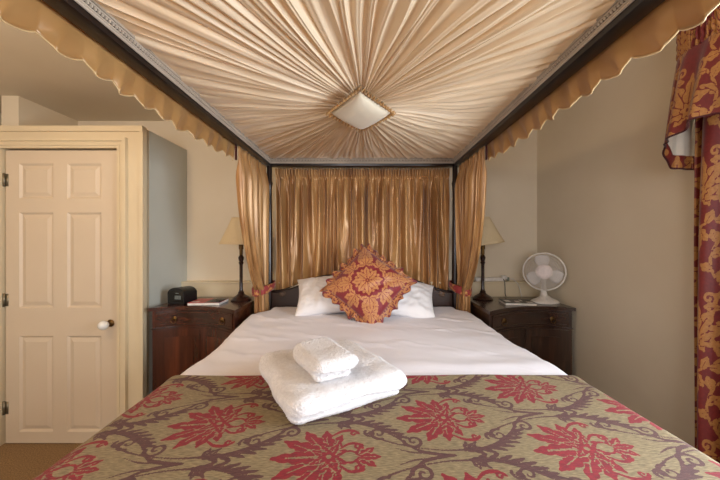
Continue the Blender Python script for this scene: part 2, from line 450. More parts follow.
# ledge along the back wall
b = BM(); box(b, XC, XR, 2.445, YB, 0, 1.035); box(b, XC, XR, 2.437, YB, 1.03, 1.045, .004)
struct('trim_3', b, M_cream, 'long low boxed ledge running behind both bedside cabinets', 'ledge')
b = BM(); box(b, XR-.015, XR, -2.2, 2.445, 0, .13, .004); struct('baseboard_right', b, M_cream, 'cream skirting board under the red curtain', 'skirting')
b = BM(); box(b, DX1+.078, XC+.012, YC-.012, YC, 0, .12, .003); struct('baseboard_closet', b, M_cream, 'short cream skirting board beside the closet door casing', 'skirting')
# door with six raised panels
b = BM(); yf = YC+.012
cols = [(-2.345, -2.118), (-2.016, -1.787)]
def px_z(y): return 1.36-(y-243)/147.8
rows = [(px_z(198.5), px_z(163.5)), (px_z(308), px_z(212.5)), (px_z(432), px_z(336))]
cols = [((18.8-366)/147.8, (52.8-366)/147.8), ((66.8-366)/147.8, (101-366)/147.8)]
box(b, DX0, DX1, yf+.012, yf+.036, .005, DZ)
xs = [DX0, cols[0][0], cols[0][1], cols[1][0], cols[1][1], DX1]
for i in (0, 2, 4): box(b, xs[i], xs[i+1], yf, yf+.012, .005, DZ)
zs = [.005, rows[2][0], rows[2][1], rows[1][0], rows[1][1], rows[0][0], rows[0][1], DZ]
for c0, c1 in cols:
    for i in (0, 2, 4, 6): box(b, c0, c1, yf, yf+.012, zs[i], zs[i+1])
    for z0, z1 in rows:
        def ring(i, y): return [b.verts.new((x, y, z)) for x, z in ((c0+i, z0+i), (c1-i, z0+i), (c1-i, z1-i), (c0+i, z1-i))]
        rs = [ring(0, yf), ring(.012, yf+.010), ring(.018, yf+.010), ring(.042, yf+.002)]
        for A, B in zip(rs, rs[1:]):
            for k in range(4): b.faces.new((A[k], A[(k+1) % 4], B[(k+1) % 4], B[k]))
        b.faces.new(rs[-1])
door = struct('door_1', b, M_door, 'cream six-panel closet door with white knob', 'door')
kx, kz = (109.5-366)/148.5, 1.36-80.5/148.5
Mx = Matrix.Rotation(PI/2, 3, 'X')
b = BM(); lathe(b, [(0, .0), (.024, .0), (.025, .004), (.017, .010), (.011, .014), (.010, .03), (.016, .034), (.012, .04)], (kx, yf, kz), 24, Mx)
ro = from_bm('rosette', b, M_brass, door)
b = BM(); lathe(b, [(.010, .034), (.024, .042), (.030, .056), (.029, .068), (.022, .080), (.010, .087), (0, .089)], (kx, yf, kz), 28, Mx)
from_bm('door_knob', b, M_ceramic, door); tag(bpy.data.objects['door_knob'], 'white ceramic knob'); tag(ro, 'brass rosette')
for y in (180, 300, 408):
    z = px_z(y); b = BM(); tube(b, [(DX0-.006, yf-.004, z-.045), (DX0-.006, yf-.004, z+.045)], .007, 10); box(b, DX0-.004, DX0+.02, yf-.002, yf+.001, z-.042, z+.042)
    from_bm('hinge', b, M_steel, door)

# ------------------------------------------------------------------ four-poster bed
XB = -.03; HP = .73; PYH, PYF = 2.36, .45
bed = thing('four_poster_bed', 'dark wooden four-poster bed with slim posts and arched headboard', 'bed', (XB, 1.4, 0))
post_prof = [(.036, 0), (.036, .06), (.03, .1), (.034, .14), (.034, .30), (.036, .30), (.036, .62), (.034, .63), (.026, .66), (.034, .70), (.030, .73), (.021, .76), (.024, .82), (.026, .95), (.022, 1.4), (.019, 1.72), (.020, 1.8), (.026, 1.83), (.020, 1.85), (.020, 1.96)]
for sx in (-1, 1):
    for y in (PYH, PYF):
        b = BM(); lathe(b, post_prof, (XB+sx*HP, y, 0), 20); from_bm('bed_post', b, M_ebony, bed)
# headboard (arched outline)
b = BM(); n = 60; x0, x1 = XB-HP+.022, XB+HP-.022
def head_top(t):
    c = abs(2*t-1)
    return .985+.130*(1-sm(.35, 1.0, np.array(c)).item())-.006*math.sin(PI*c)
fr_, bk_ = [], []
for i in range(n+1):
    t = i/n; x = x0+(x1-x0)*t; z = head_top(t)
    fr_.append(((x, 2.352, .45), (x, 2.352, z))); bk_.append(((x, 2.380, .45), (x, 2.380, z)))
V = lambda p: b.verts.new(p)
F = [(V(a), V(c)) for a, c in fr_]; K = [(V(a), V(c)) for a, c in bk_]
for i in range(n):
    b.faces.new((F[i][0], F[i+1][0], F[i+1][1], F[i][1])); b.faces.new((K[i][0], K[i][1], K[i+1][1], K[i+1][0]))
    b.faces.new((F[i][1], F[i+1][1], K[i+1][1], K[i][1])); b.faces.new((F[i][0], K[i][0], K[i+1][0], F[i+1][0]))
b.faces.new((F[0][0], F[0][1], K[0][1], K[0][0])); b.faces.new((F[n][0], K[n][0], K[n][1], F[n][1]))
hb = from_bm('headboard', b, wood('dark_headboard_wood', (36, 20, 16), (70, 40, 30), .3, axis=0), bed)
b = BM(); tube(b, [(x0+(x1-x0)*i/n, 2.352, head_top(i/n)-.006) for i in range(n+1)], .011, 8); from_bm('moulding', b, M_ebony, hb)
for sx in (-1, 1):      # carved rosettes near the posts
    b = BM(); cx, cz = XB+sx*.625, .965
    for k in range(8):
        a = k*PI/4
        lathe(b, [(0, 0), (.009, .001), (.010, .004), (.006, .007), (0, .008)], (cx+.017*math.cos(a), 2.352, cz+.017*math.sin(a)), 10, Mx)
    lathe(b, [(0, 0), (.010, .002), (.008, .007), (0, .009)], (cx, 2.352, cz), 12, Mx)
    from_bm('carved_rosette', b, wood('carved_wood', (84, 60, 40), (120, 88, 60), .4), hb)
for sx in (-1, 1):
    b = BM(); box(b, XB+sx*HP-.015, XB+sx*HP+.015, PYF+.02, PYH-.02, .30, .46, .004); from_bm('side_board', b, M_ebony_y, bed)
b = BM(); box(b, XB-HP+.02, XB+HP-.02, PYF-.015, PYF+.015, .30, .62, .004); from_bm('footboard', b, M_ebony, bed)
b = BM(); box(b, XB-.70, XB+.69, PYF+.06, PYH-.06, .36, .79, .04, 4); from_bm('mattress', b, M_pillow, bed)

# canopy
can = thing('bed_canopy', 'sunburst pleated cream canopy in dark braided frame with gold valances', 'bed canopy', (XB, 1.4, 1.96))
RO, RI = .772, .716; Z0, Z1 = 1.96, 2.03
YH, YFt = 2.388, .42      # outer ends of the frame
for sx in (-1, 1):
    b = BM(); xa, xb_ = sorted((XB+sx*RO, XB+sx*RI)); box(b, xa, xb_, YFt, YH, Z0, Z1, .003); from_bm('canopy_rail', b, M_ebony_y, can)
for ya, yb_ in ((YFt, YFt+.056), (YH-.056, YH)):
    b = BM(); box(b, XB-RI, XB+RI, ya, yb_, Z0, Z1, .003); from_bm('canopy_rail', b, M_ebony_y, can)
def braid(p0, p1, nrm):
    """woven gimp: flat band, two cords and a row of knots, along the inner face"""
    p0, p1, nrm = Vector(p0), Vector(p1), Vector(nrm); d = (p1-p0); L = d.length; d.normalize()
    b = BM()
    for dz, r in ((.019, .0045), (-.018, .0045), (.009, .003), (-.009, .003)):
        tube(b, [p0+nrm*.004+Vector((0, 0, dz))+d*(L*i/8) for i in range(9)], r, 8)
    k = int(L/.0115)
    for i in range(k):
        c = p0+d*(L*(i+.5)/k)+nrm*.005
        bmesh.ops.create_icosphere(b, subdivisions=1, radius=.0052, matrix=Matrix.Translation(c))
    o = from_bm('braid_trim', b, M_braid, can)
    b = BM(); q0, q1 = p0+nrm*.0005, p1+nrm*.0005
    vs = [b.verts.new(q+Vector((0, 0, z))+nrm*k_) for q, z, k_ in ((q0, -.02, 0), (q1, -.02, 0), (q1, .02, 0), (q0, .02, 0), (q0, -.02, .0025), (q1, -.02, .0025), (q1, .02, .0025), (q0, .02, .0025))]
    for f in ((0, 1, 2, 3), (4, 5, 6, 7), (0, 1, 5, 4), (1, 2, 6, 5), (2, 3, 7, 6), (3, 0, 4, 7)): b.faces.new([vs[i] for i in f])
    from_bm('braid_ground', b, M_braid_d, o, False)
ZBR = 2.000
braid((XB-RI, YFt+.06, ZBR), (XB-RI, YH-.06, ZBR), (1, 0, 0)); braid((XB+RI, YFt+.06, ZBR), (XB+RI, YH-.06, ZBR), (-1, 0, 0))
braid((XB-RI, YH-.056, ZBR), (XB+RI, YH-.056, ZBR), (0, -1, 0)); braid((XB-RI, YFt+.056, ZBR), (XB+RI, YFt+.056, ZBR), (0, 1, 0))
# pleated lining
MX, MY = XB+.006, 1.388; DXm, DYm = .138, .198
def rect_pt(q):           # q in [0,4): outer rectangle, quarter k = side
    a, y0_, y1_ = RI-.004, YFt+.058, YH-.058
    side = np.floor(q).astype(int) % 4; f = q-np.floor(q)
    X = np.choose(side, [XB+a+0*f, XB+a-2*a*f, XB-a+0*f, XB-a+2*a*f]); Y = np.choose(side, [y0_+(y1_-y0_)*f, y1_+0*f, y1_-(y1_-y0_)*f, y0_+0*f])
    return X, Y
def diam_pt(q, k=.93):       # inner diamond, in step with the rectangle (corner of rectangle = middle of a diamond side)
    ph = (q-.5)*PI/2         # angle-like: q=.5 -> +x
    c, s = np.cos(ph), np.sin(ph); d = np.abs(c)+np.abs(s)
    return MX+DXm*k*c/d, MY+DYm*k*s/d
npl = 124
wd = rng.uniform(.7, 1.35, npl)*np.interp(np.arange(npl)/npl*4, [0, .3, .9, 1.1, 1.9, 2.1, 2.6, 2.95, 3.05, 3.95, 4], [1.1, .9, .75, .85, .85, .75, .9, 1.1, 1.45, 1.45, 1.1])
# longer sides carry more cloth
edges = np.concatenate([[0], np.cumsum(wd)]); edges = edges/edges[-1]*4
S = 16
qs, ph, pid = [], [], []
for i in range(npl):
    for k in range(S):
        f = k/S; qs.append(edges[i]+(edges[i+1]-edges[i])*f); ph.append(f); pid.append(i)
qs = np.array(qs); ph = np.array(ph); pid = np.array(pid)
pamp = rng.uniform(.6, 1.5, npl)[pid]; plean = rng.uniform(-.3, .5, npl)[pid]; pw = (edges[1:]-edges[:-1])[pid]
R = 56; Pg = np.zeros((R, len(qs), 3))
pr2 = rng.uniform(0, 6.28, npl)[pid]
for j in range(R):
    t = j/(R-1)             # 0 centre -> 1 frame
    q = qs+pw*plean*.5*np.sin(2*PI*ph)*(.4+.6*t)+.010*np.sin(t*5+pr2)*math.sin(PI*t)
    xo, yo = rect_pt(q % 4); xi, yi = diam_pt(q)
    tt = t
    x = xi+(xo-xi)*tt; y = yi+(yo-yi)*tt
    ln = np.hypot(xo-xi, yo-yi)
    fold = 1-np.power(np.abs(np.cos(PI*ph)), 4.0)+plean*.55*np.sin(2*PI*ph)+.10*np.sin(6*PI*ph+pr2)*math.sin(PI*t)
    amp = (.0066+.0064*math.sin(PI*min(1, t*1.05+.05))+.002*t)*pamp*(1-.5*sm(.9, 1, np.array(t)))
    amp = amp*np.clip(.6+.5*(ln/.75), .8, 1.3)
    z = 2.017-.022*(1-t)**1.3 - amp*fold + .004
    z += .003*np.sin(t*9+pr2)
    Pg[j] = np.stack([x, y, z], 1)
grid_mesh('canopy_lining', Pg, M_lining, can, wrap=True)
def pillow_pts(n, k=2.6, pinch=.07):
    g = np.linspace(-1, 1, n); U, W = np.meshgrid(g, g)
    T = np.power(np.clip((1-np.abs(U)**k)*(1-np.abs(W)**k), 0, 1), .55)
    Up = U*(1-pinch*(1-W**2)*np.abs(U)**2); Wp = W*(1-pinch*(1-U**2)*np.abs(W)**2)
    return Up, Wp, T
# medallion (a flat diamond pad hanging under the gathers)
n = 31; U, W, T = pillow_pts(n, 3, .02)
dx = (U+W)/2*DXm; dy = (W-U)/2*DYm
md = grid_mesh('canopy_medallion', np.stack([MX+dx, MY+dy, 1.964-.034*T], -1), M_medal, can, thick=.004); tag(md, 'pale diamond pad at the centre of the pleats')
cor = [(DXm, 0), (0, DYm), (-DXm, 0), (0, -DYm)]
def frill_path(n):
    out = []
    for k in range(4):
        a, c = np.array(cor[k]), np.array(cor[(k+1) % 4])
        for i in range(n): out.append(a+(c-a)*i/n)
    return np.array(out)
fp = frill_path(120); N = len(fp); L = np.arange(N)
Fg = np.zeros((6, N, 3)); rad = fp/np.linalg.norm(fp/np.array([DXm, DYm]), axis=1)[:, None]
for r in range(6):
    f = r/5; wv_ = np.sin(L*2*PI/10+.6*np.sin(L*.21))*f
    Fg[r, :, 0] = MX+fp[:, 0]*(.985+.19*f)+.003*wv_; Fg[r, :, 1] = MY+fp[:, 1]*(.985+.19*f)
    Fg[r, :, 2] = 1.963-.005*f+.009*wv_
fo = grid_mesh('frill', Fg, M_val, md, wrap=True, thick=.0015)
b = BM(); tube(b, [(MX+p[0]*.985, MY+p[1]*.985, 1.966) for p in fp[::3]], .0045, 8, True); from_bm('piping', b, M_braid, md)
# valances on both sides
def valance(sx, seed, label):
    ys = np.linspace(YFt-.01, 1.87, 420); rows_ = 16
    X0 = XB+sx*(RO+.006)
    P = np.zeros((rows_, len(ys), 3))
    sc = .107
    ph_ = ys/sc+.12*np.sin(ys*9+seed); lob = np.abs(np.sin(PI*ph_))
    zb = 1.893-.030*np.power(lob, .8)+.006*np.sin(ys*6+seed)
    for r in range(rows_):
        f = r/(rows_-1)
        wave = .005*np.sin(2*PI*ph_+.9+f*1.4)+.011*noise1(ys*16+f*2.5, seed, 4, 1.3)
        P[r, :, 0] = X0+sx*(.004+(.010+wave)*f**1.3+.006*f)
        P[r, :, 1] = ys+.012*f*np.sin(2*PI*ph_+f)
        P[r, :, 2] = Z1+.004+(zb-Z1-.004)*f
    o = grid_mesh('valance', P, M_val, can, thick=.002); tag(o, label)
    b = BM(); tube(b, [tuple(p) for p in P[-1, ::2]], .0022, 6); from_bm('piping', b, M_piping, o)
valance(-1, 3, 'scalloped gold valance on the door side'); valance(1, 8, 'scalloped gold valance on the window side')
for sx in (-1, 1):
    b = BM(); box(b, XB+sx*(RO+.012)-.006, XB+sx*(RO+.012)+.006, 1.873, 1.885, 1.88, 2.03, .003); tag(from_bm('end_braid', b, M_darkred, can), 'dark red braid end')

# ------------------------------------------------------------------ bed curtains
def foldprof(s, n, seed):
    g = np.random.default_rng(seed); w_ = g.uniform(.5, 1.5, n); e = np.concatenate([[0], np.cumsum(w_)]); e /= e[-1]
    i = np.clip(np.searchsorted(e, s, 'right')-1, 0, n-1); f = (s-e[i])/(e[i+1]-e[i])
    am = g.uniform(.6, 1.3, n)[i]*np.where(i % 2 == 0, 1, -1)
    return np.sin(PI*f)*am, f
s = np.linspace(0, 1, 640); nr = 70
xl, xr = XB-HP+.03, XB+HP-.03
fp1, _ = foldprof(s, 46, 4); fp2, _ = foldprof(s, 34, 9); fp0, _ = foldprof(s, 130, 5)
P = np.zeros((nr, len(s), 3)); zt, zb = 1.958, .93
for r in range(nr):
    f = r/(nr-1); z = zt+(zb-zt)*f
    hd = math.exp(-((z-1.888)/.010)**2)          # gathering tape pinch
    k = sm(0, .25, np.array(f)).item()
    big = fp1*(1-f)+fp2*f
    hh = 1 if z > 1.888 else 0
    d = (.005+.032*k)*big*(1-.8*hd)+fp0*(.016 if hh else .008)*(1-k)*(1-.6*hd)+.005*noise1(s*60+f*5, 17, 4)*k
    P[r, :, 0] = xl+(xr-xl)*s+.006*np.sin(s*90+f*2)*k
    P[r, :, 1] = 2.417+d*(1 if z > 1.12 else .75)-.014*sm(1.886, 1.902, np.array(z))+.008*sm(1.1, 1.3, np.array(z))+.004*hd
    P[r, :, 2] = z+(.006*np.sin(s*400) if r == 0 else 0)
bc = grid_mesh('bed_curtain', P, M_gold, None, thick=.0015)
tag(bc, 'wide gold satin curtain hanging behind the headboard', 'curtain')

def side_curtain(sx, seed, label):
    xr_ = XB+sx*.752
    root = thing('bed_curtain', label, 'curtain', (xr_, 2.2, 1.955))
    s = np.linspace(0, 1, 300); nr = 90
    fa, _ = foldprof(s, 13, seed); fb_, _ = foldprof(s, 44, seed+1)
    zt, ztie, zb = 1.957, 1.015, .50
    cx, cy = XB+sx*.776, 2.262
    P = np.zeros((nr, len(s), 3))
    for r in range(nr):
        f = r/(nr-1); z = zt+(zb-zt)*f
        g = min(1, (zt-z)/(zt-ztie)); below = max(0, (ztie-z)/(ztie-zb))
        hd = math.exp(-((z-1.915)/.012)**2)
        ease = .22*g+.78*g**3.2
        y_top = 1.842+(2.335-1.842)*s
        # at the tie the folds stack inside a small oval
        ang = s*PI*2.0
        y_t = cy-.055+.11*s+.012*np.sin(s*40); x_t = cx+sx*(-.012+.030*np.sin(s*PI*5+seed))
        spread = 1+.35*sm(0, 1, np.array(below)).item()
        y_t2 = cy+(y_t-cy)*spread; x_t2 = cx+(x_t-cx)*spread
        amp = .006+.030*sm(0, .2, np.array(g)).item()
        top_x = xr_+sx*.004+amp*fa*(1-.6*hd)+fb_*.006*(1-g)
        P[r, :, 0] = top_x*(1-ease)+x_t2*ease+.010*fa*ease
        P[r, :, 1] = y_top*(1-ease)+y_t2*ease+.004*fb_
        P[r, :, 2] = z-.05*g*0+.02*ease*(s-.5)
    grid_mesh('curtain_panel', P, M_gold, root, thick=.0015)
    # tieback band round curtain and post
    n = 72; a = np.linspace(0, 2*PI, n, endpoint=False)
    px, py = XB+sx*HP, PYH
    mx_, my_ = (cx*.5+px*.5), (cy*.55+py*.45)
    dxy = np.array([px-cx, py-cy]); ang = math.atan2(dxy[1], dxy[0])
    ea, eb = .100, .062
    G = np.zeros((9, n, 3))
    for j in range(9):
        v = (j/8-.5); bul = .004*math.cos(v*PI)
        ex, ey = (ea+bul)*np.cos(a), (eb+bul)*np.sin(a)
        ex = ex+.002*np.sin(a*9)
        X = mx_+ex*math.cos(ang)-ey*math.sin(ang); Y = my_+ex*math.sin(ang)+ey*math.cos(ang)
        G[j, :, 0] = X; G[j, :, 1] = Y
        G[j, :, 2] = 1.020+v*.056*(1-.25*np.cos(a))+.022*np.cos(a)
    fu = a*.09; FU, FV = np.meshgrid(a*.093, np.linspace(0, .06, 9))
    tb = grid_mesh('tieback', G, M_tie, root, wrap=True, thick=.003, attrs={'gold': T_damask.sample(FU*1.6, FV*1.6+.1)[0]})
    tag(tb, 'red damask tieback')
side_curtain(-1, 21, 'tied-back gold satin curtain at the bed post nearer the clock radio')
side_curtain(1, 33, 'tied-back gold satin curtain at the bed post nearer the white fan')

# ------------------------------------------------------------------ bedding
def topz(y): return .838+.026*sm(1.5, 2.05, y)
def xl_(y): return np.interp(y, [.5, .8, 1.2, 1.6, 2.05, 2.15, 2.22, 2.4], [-.750, -.752, -.766, -.782, -.812, -.805, -.735, -.73])
def xr_f(y): return np.interp(y, [.5, .8, 1.2, 1.6, 2.05, 2.15, 2.22, 2.4], [.853, .848, .832, .800, .765, .758, .69, .685])
def cover(name, y0, y1, lift, dropz, ny, du, mat, wr, foot_drop=False, field=False, thick=.006):
    """cloth laid over the bed: flat top, rounded shoulders, hanging sides"""
    r = .055
    half = 1.0
    ys = np.linspace(y0, y1, ny)
    nu = int(2*half/du); us = np.linspace(-half, half, nu)
    P = np.zeros((ny, nu, 3))
    rowrad = np.interp(ys, [1.2, 2.0], [.055, .042])
    for i, y in enumerate(ys):
        ye, zd = y, 0.
        if foot_drop:
            d = .52-y
            if d > 0:
                a = min(d/r, PI/2); ye = .52-r*math.sin(a)+0; zd = r*(1-math.cos(a))+max(0, d-r*PI/2)
        r_ = rowrad[i]
        xa, xb2 = float(xl_(np.array(ye)))-lift, float(xr_f(np.array(ye)))+lift
        mid = .03
        X = np.empty(nu); D = np.empty(nu)
        for sgn, xe in ((-1, xa), (1, xb2)):
            m = (us < 0) if sgn < 0 else (us >= 0)
            u = np.abs(us[m]); flat = abs(xe-mid)-r_
            a = np.clip((u-flat)/r_, 0, PI/2); rest = np.maximum(0, u-flat-r_*PI/2)
            X[m] = mid+sgn*(np.minimum(u, flat)+r_*np.sin(a)+.03*rest); D[m] = r_*(1-np.cos(a))+rest
        z = topz(np.array(ye))+lift-np.maximum(D, zd)
        z = np.maximum(z, dropz)
        hang = np.clip(D/.15, 0, 1)
        X = X+hang*.010*np.sign(us)*noise1(np.full(nu, y*26.), 5, 3)
        P[i] = np.stack([X, np.full(nu, ye), z], 1)
    P[..., 2] += wr(P[..., 0], P[..., 1])*np.clip(1-(topz(P[..., 1])+lift-P[..., 2])/.06, 0, 1)
    at = None
    if field:
        U, Vv = np.meshgrid(us+.03, ys)
        Ux = U+.104; Vy = Vv-.708-.055*Ux
        # the woven flowers wander a little
        Ux = Ux+.006*np.sin(Vv*9); Vy = Vy+.005*np.sin(U*7)
        rd, bw = T_spread.sample(Ux, Vy); at = {'red': rd, 'brown': bw}
    return grid_mesh(name, P, mat, None, attrs=at, thick=thick, off=1)
def wr_sheet(x, y):
    n1 = noise2(x, y, 11, 7, 7, stretch=1.35)
    n2 = noise2(x, y, 14, 5, 24, stretch=1.15)
    rid = np.maximum(0, n2)**2
    return .006*n1+.0055*rid*np.clip((y-1.25)*3, 0, 1)+.010*np.exp(-((y-1.27)/.05)**2)*.6+.006*sm(.4, .7, np.abs(x))*noise2(x, y, 19, 4, 16, stretch=.6)
def wr_spread(x, y): return .0025*noise2(x, y, 31, 5, 8)+.004*np.exp(-((y-1.142)/.02)**2)
def wr_under(x, y):
    return wr_sheet(x, y)*sm(1.14, 1.22, y)-.001
duv = cover('duvet', 1.02, 2.318, -.004, .42, 260, .008, M_sheet, wr_under); tag(duv, 'white cotton duvet covering the head half of the bed', 'duvet')
spr = cover('bedspread', .20, 1.148, .006, .34, 330, .0032, M_spread, wr_spread, True, True, .006)
tag(spr, 'olive gold bedspread woven with red flowers and brown scrolls', 'bedspread')

def cushion_obj(name, mat, w_, h_, t_, C, ax, ay, parent=None, n=61, k=2.4, pinch=.08, attrs=None, seed=0, wr=.0):
    """puffed cushion: both faces as one closed skin; ax, ay unit vectors along its sides"""
    U, W, T = pillow_pts(n, k, pinch)
    ax, ay = Vector(ax).normalized(), Vector(ay).normalized(); nz = ax.cross(ay).normalized()
    A, B, Nn = np.array(ax), np.array(ay), np.array(nz); C = np.array(C)
    nn = noise2(U*w_, W*h_, seed+3, 6, 12)*wr
    top = C+U[..., None]*w_/2*A+W[..., None]*h_/2*B+(T*(t_/2+nn))[..., None]*Nn
    bot = C+U[..., None]*w_/2*A+W[..., None]*h_/2*B-(T*(t_/2+nn*.5))[..., None]*Nn
    bot = bot[:, ::-1]
    P = np.concatenate([top, bot[:, 1:-1]], 1)
    at = None
    if attrs is not None:
        f = attrs(U*w_/2, W*h_/2); at = {'gold': np.concatenate([f, f[:, ::-1][:, 1:-1]], 1)}
    return grid_mesh(name, P, mat, parent, wrap=True, attrs=at)
def unit(v): return Vector(v).normalized()
# pillows, leaning on the headboard
pl_ax = unit((1, .04, .06)); pl_ay = unit((-.05, .68, .72))
p1 = cushion_obj('pillow', M_pillow, .50, .35, .17, (-.262, 2.178, .990), unit((1, .02, .10)), unit((-.10, .72, .62)), seed=1, wr=.014, pinch=.10)
tag(p1, 'white pillow behind the cushion on the clock radio side', 'pillow', 'white pillows at the headboard')
p2 = cushion_obj('pillow', M_pillow, .52, .38, .16, (.245, 2.145, .978), unit((1, .03, -.20)), unit((.12, .80, .52)), seed=5, wr=.014, pinch=.10)
tag(p2, 'white pillow behind the cushion on the fan side, sagging lower', 'pillow', 'white pillows at the headboard')
# damask cushion standing on a corner
ctr = Vector((.012, 1.985, 1.085)); up = unit((-.10, .27, .52)); rt = unit((1, -.02, .03)); nrm_ = rt.cross(up).normalized()
ca = (rt+up).normalized(); cb = (up-rt).normalized()
side = .40
cu = thing('cushion', 'red and gold damask cushion with ruffled edge standing on its corner', 'cushion', tuple(ctr-up*.28))
def cf(u, v):     # side axes -> diagonals
    return cushion_field((u-v)/math.sqrt(2), (u+v)/math.sqrt(2))
cushion_obj('cushion_cover', M_cush, side, side, .17, ctr, ca, cb, cu, n=111, k=2.2, pinch=.05, attrs=cf, seed=8, wr=.010)
n = 4*110; Rg = np.zeros((12, n, 3)); fld = np.zeros((12, n))
for i in range(n):
    k, f = divmod(i, 110); f = f/110
    c_ = [(-1, -1), (1, -1), (1, 1), (-1, 1)]; a_, b_ = np.array(c_[k], float), np.array(c_[(k+1) % 4], float)
    q = a_+(b_-a_)*f
    pin = .05*(1-abs(2*f-1)**2)
    q = q*(1-pin); corner = abs(2*f-1)**5; q = q*(1-.05*corner)
    out = q/np.linalg.norm(q)
    tn = (b_-a_)/2
    for j in range(12):
        g = j/11
        rf = math.sin(i*2*PI/22.0+1.2*math.sin(i*.11))
        wdt = (.050+.010*math.sin(i*.37)+.006*math.sin(i*.13+1))*(1+.25*corner)
        o2 = q*side/2*.97+out*wdt*g
        o2 = o2+tn*.002*g*math.sin(i*2*PI/22.0+1.0)
        lift = .019*g*rf+.010*math.sin(i*.19)*g-.020*g
        p = ctr+ca*o2[0]+cb*o2[1]+nrm_*lift
        Rg[j, i] = p; fld[j, i] = 0
Lr, Gr = np.meshgrid(np.arange(n)*.007, np.linspace(0, .06, 12))
fld = T_damask.sample(Lr*1.5+.05, Gr*2+.03)[0]+.003
grid_mesh('ruffle', Rg, M_ruffle, cu, wrap=True, attrs={'gold': fld}, thick=.002)

# folded towels: thick soft folds, open edges show the layers
def folded_towel(name, B_, ux, uy, W_, D_, H_, z0, r, front, right, label, seed, cuts=54):
    """B_: near corner; ux towards the open end, uy along the fold; front/right: (height, depth) of the slits between layers"""
    ux, uy = Vector(ux).normalized(), Vector(uy).normalized()
    b = BM(); bmesh.ops.create_cube(b, size=2)
    bmesh.ops.subdivide_edges(b, edges=b.edges[:], cuts=cuts, use_grid_fill=True)
    co = np.array([v.co[:] for v in b.verts]); h = np.array([W_/2, D_/2, H_/2])
    q = co*h; rr = np.minimum(r, h*.98); inn = np.clip(q, -(h-rr), h-rr); d = q-inn
    ln = np.linalg.norm(d/rr, axis=1); q = inn+d/np.maximum(ln, 1e-6)[:, None]
    x, y, z = q.T; t = (z+H_/2)/H_
    for zc, dep, wid in front:
        m = np.exp(-((t-zc-.10*np.sin(x*16+seed)*.6)/wid)**2)*sm(-D_/2+.05, -D_/2+.005, y); y = y+m*dep
    for zc, dep, wid in right:
        m = np.exp(-((t-zc-.06*np.sin(y*15+seed))/wid)**2)*sm(W_/2-.07, W_/2-.005, x); x = x-m*dep
    # lower layer stops short at the open end
    x = x-.026*sm(.48, .36, t)*sm(W_/2-.09, W_/2, x)
    sag = noise2(x, y, int(seed*10), 6, 11)*.004+noise2(x, y, int(seed*10)+2, 5, 38)*.0018
    z = z+sag*sm(.25, .8, t)
    x = x+.003*np.sin(y*31+z*60+seed); y = y+.003*np.sin(x*27+z*70+seed)
    for v, a_, b2, c_ in zip(b.verts, x, y, z):
        p = Vector((B_[0], B_[1], z0+H_/2))+ux*(a_+W_/2)+uy*(b2+D_/2); v.co = (p.x, p.y, z0+H_/2+c_)
    o = from_bm(name, b, M_terry, None, True, 180)
    tx = bpy.data.textures.new(name+'_loops', 'CLOUDS'); tx.noise_scale = .005; tx.noise_depth = 1
    sb = o.modifiers.new('sub', 'SUBSURF'); sb.levels = sb.render_levels = 1
    dm = o.modifiers.new('loops', 'DISPLACE'); dm.texture = tx; dm.strength = .005; dm.mid_level = .5
    return tag(o, label, 'towel')
zt0 = .848
BC_ = Vector((.315, .186, 0)).normalized(); AB_ = Vector((-.186, .315, 0)).normalized()   # towards the window, towards the bed head
folded_towel('bath_towel', (-.202, .796, 0), BC_, AB_, .416, .458, .080, zt0, np.array([.045, .05, .039]), [(.42, .014, .05)], [(.42, .030, .09), (.2, .012, .05)], 'large white bath towel folded flat on the bedspread', 1.3)
folded_towel('hand_towel', (-.150, .888, 0), BC_, AB_, .160, .252, .066, zt0+.0825, np.array([.032, .032, .031]), [(.40, .022, .09)], [(.45, .016, .10)], 'small white hand towel folded on top of the bath towel', 4.1, 40)

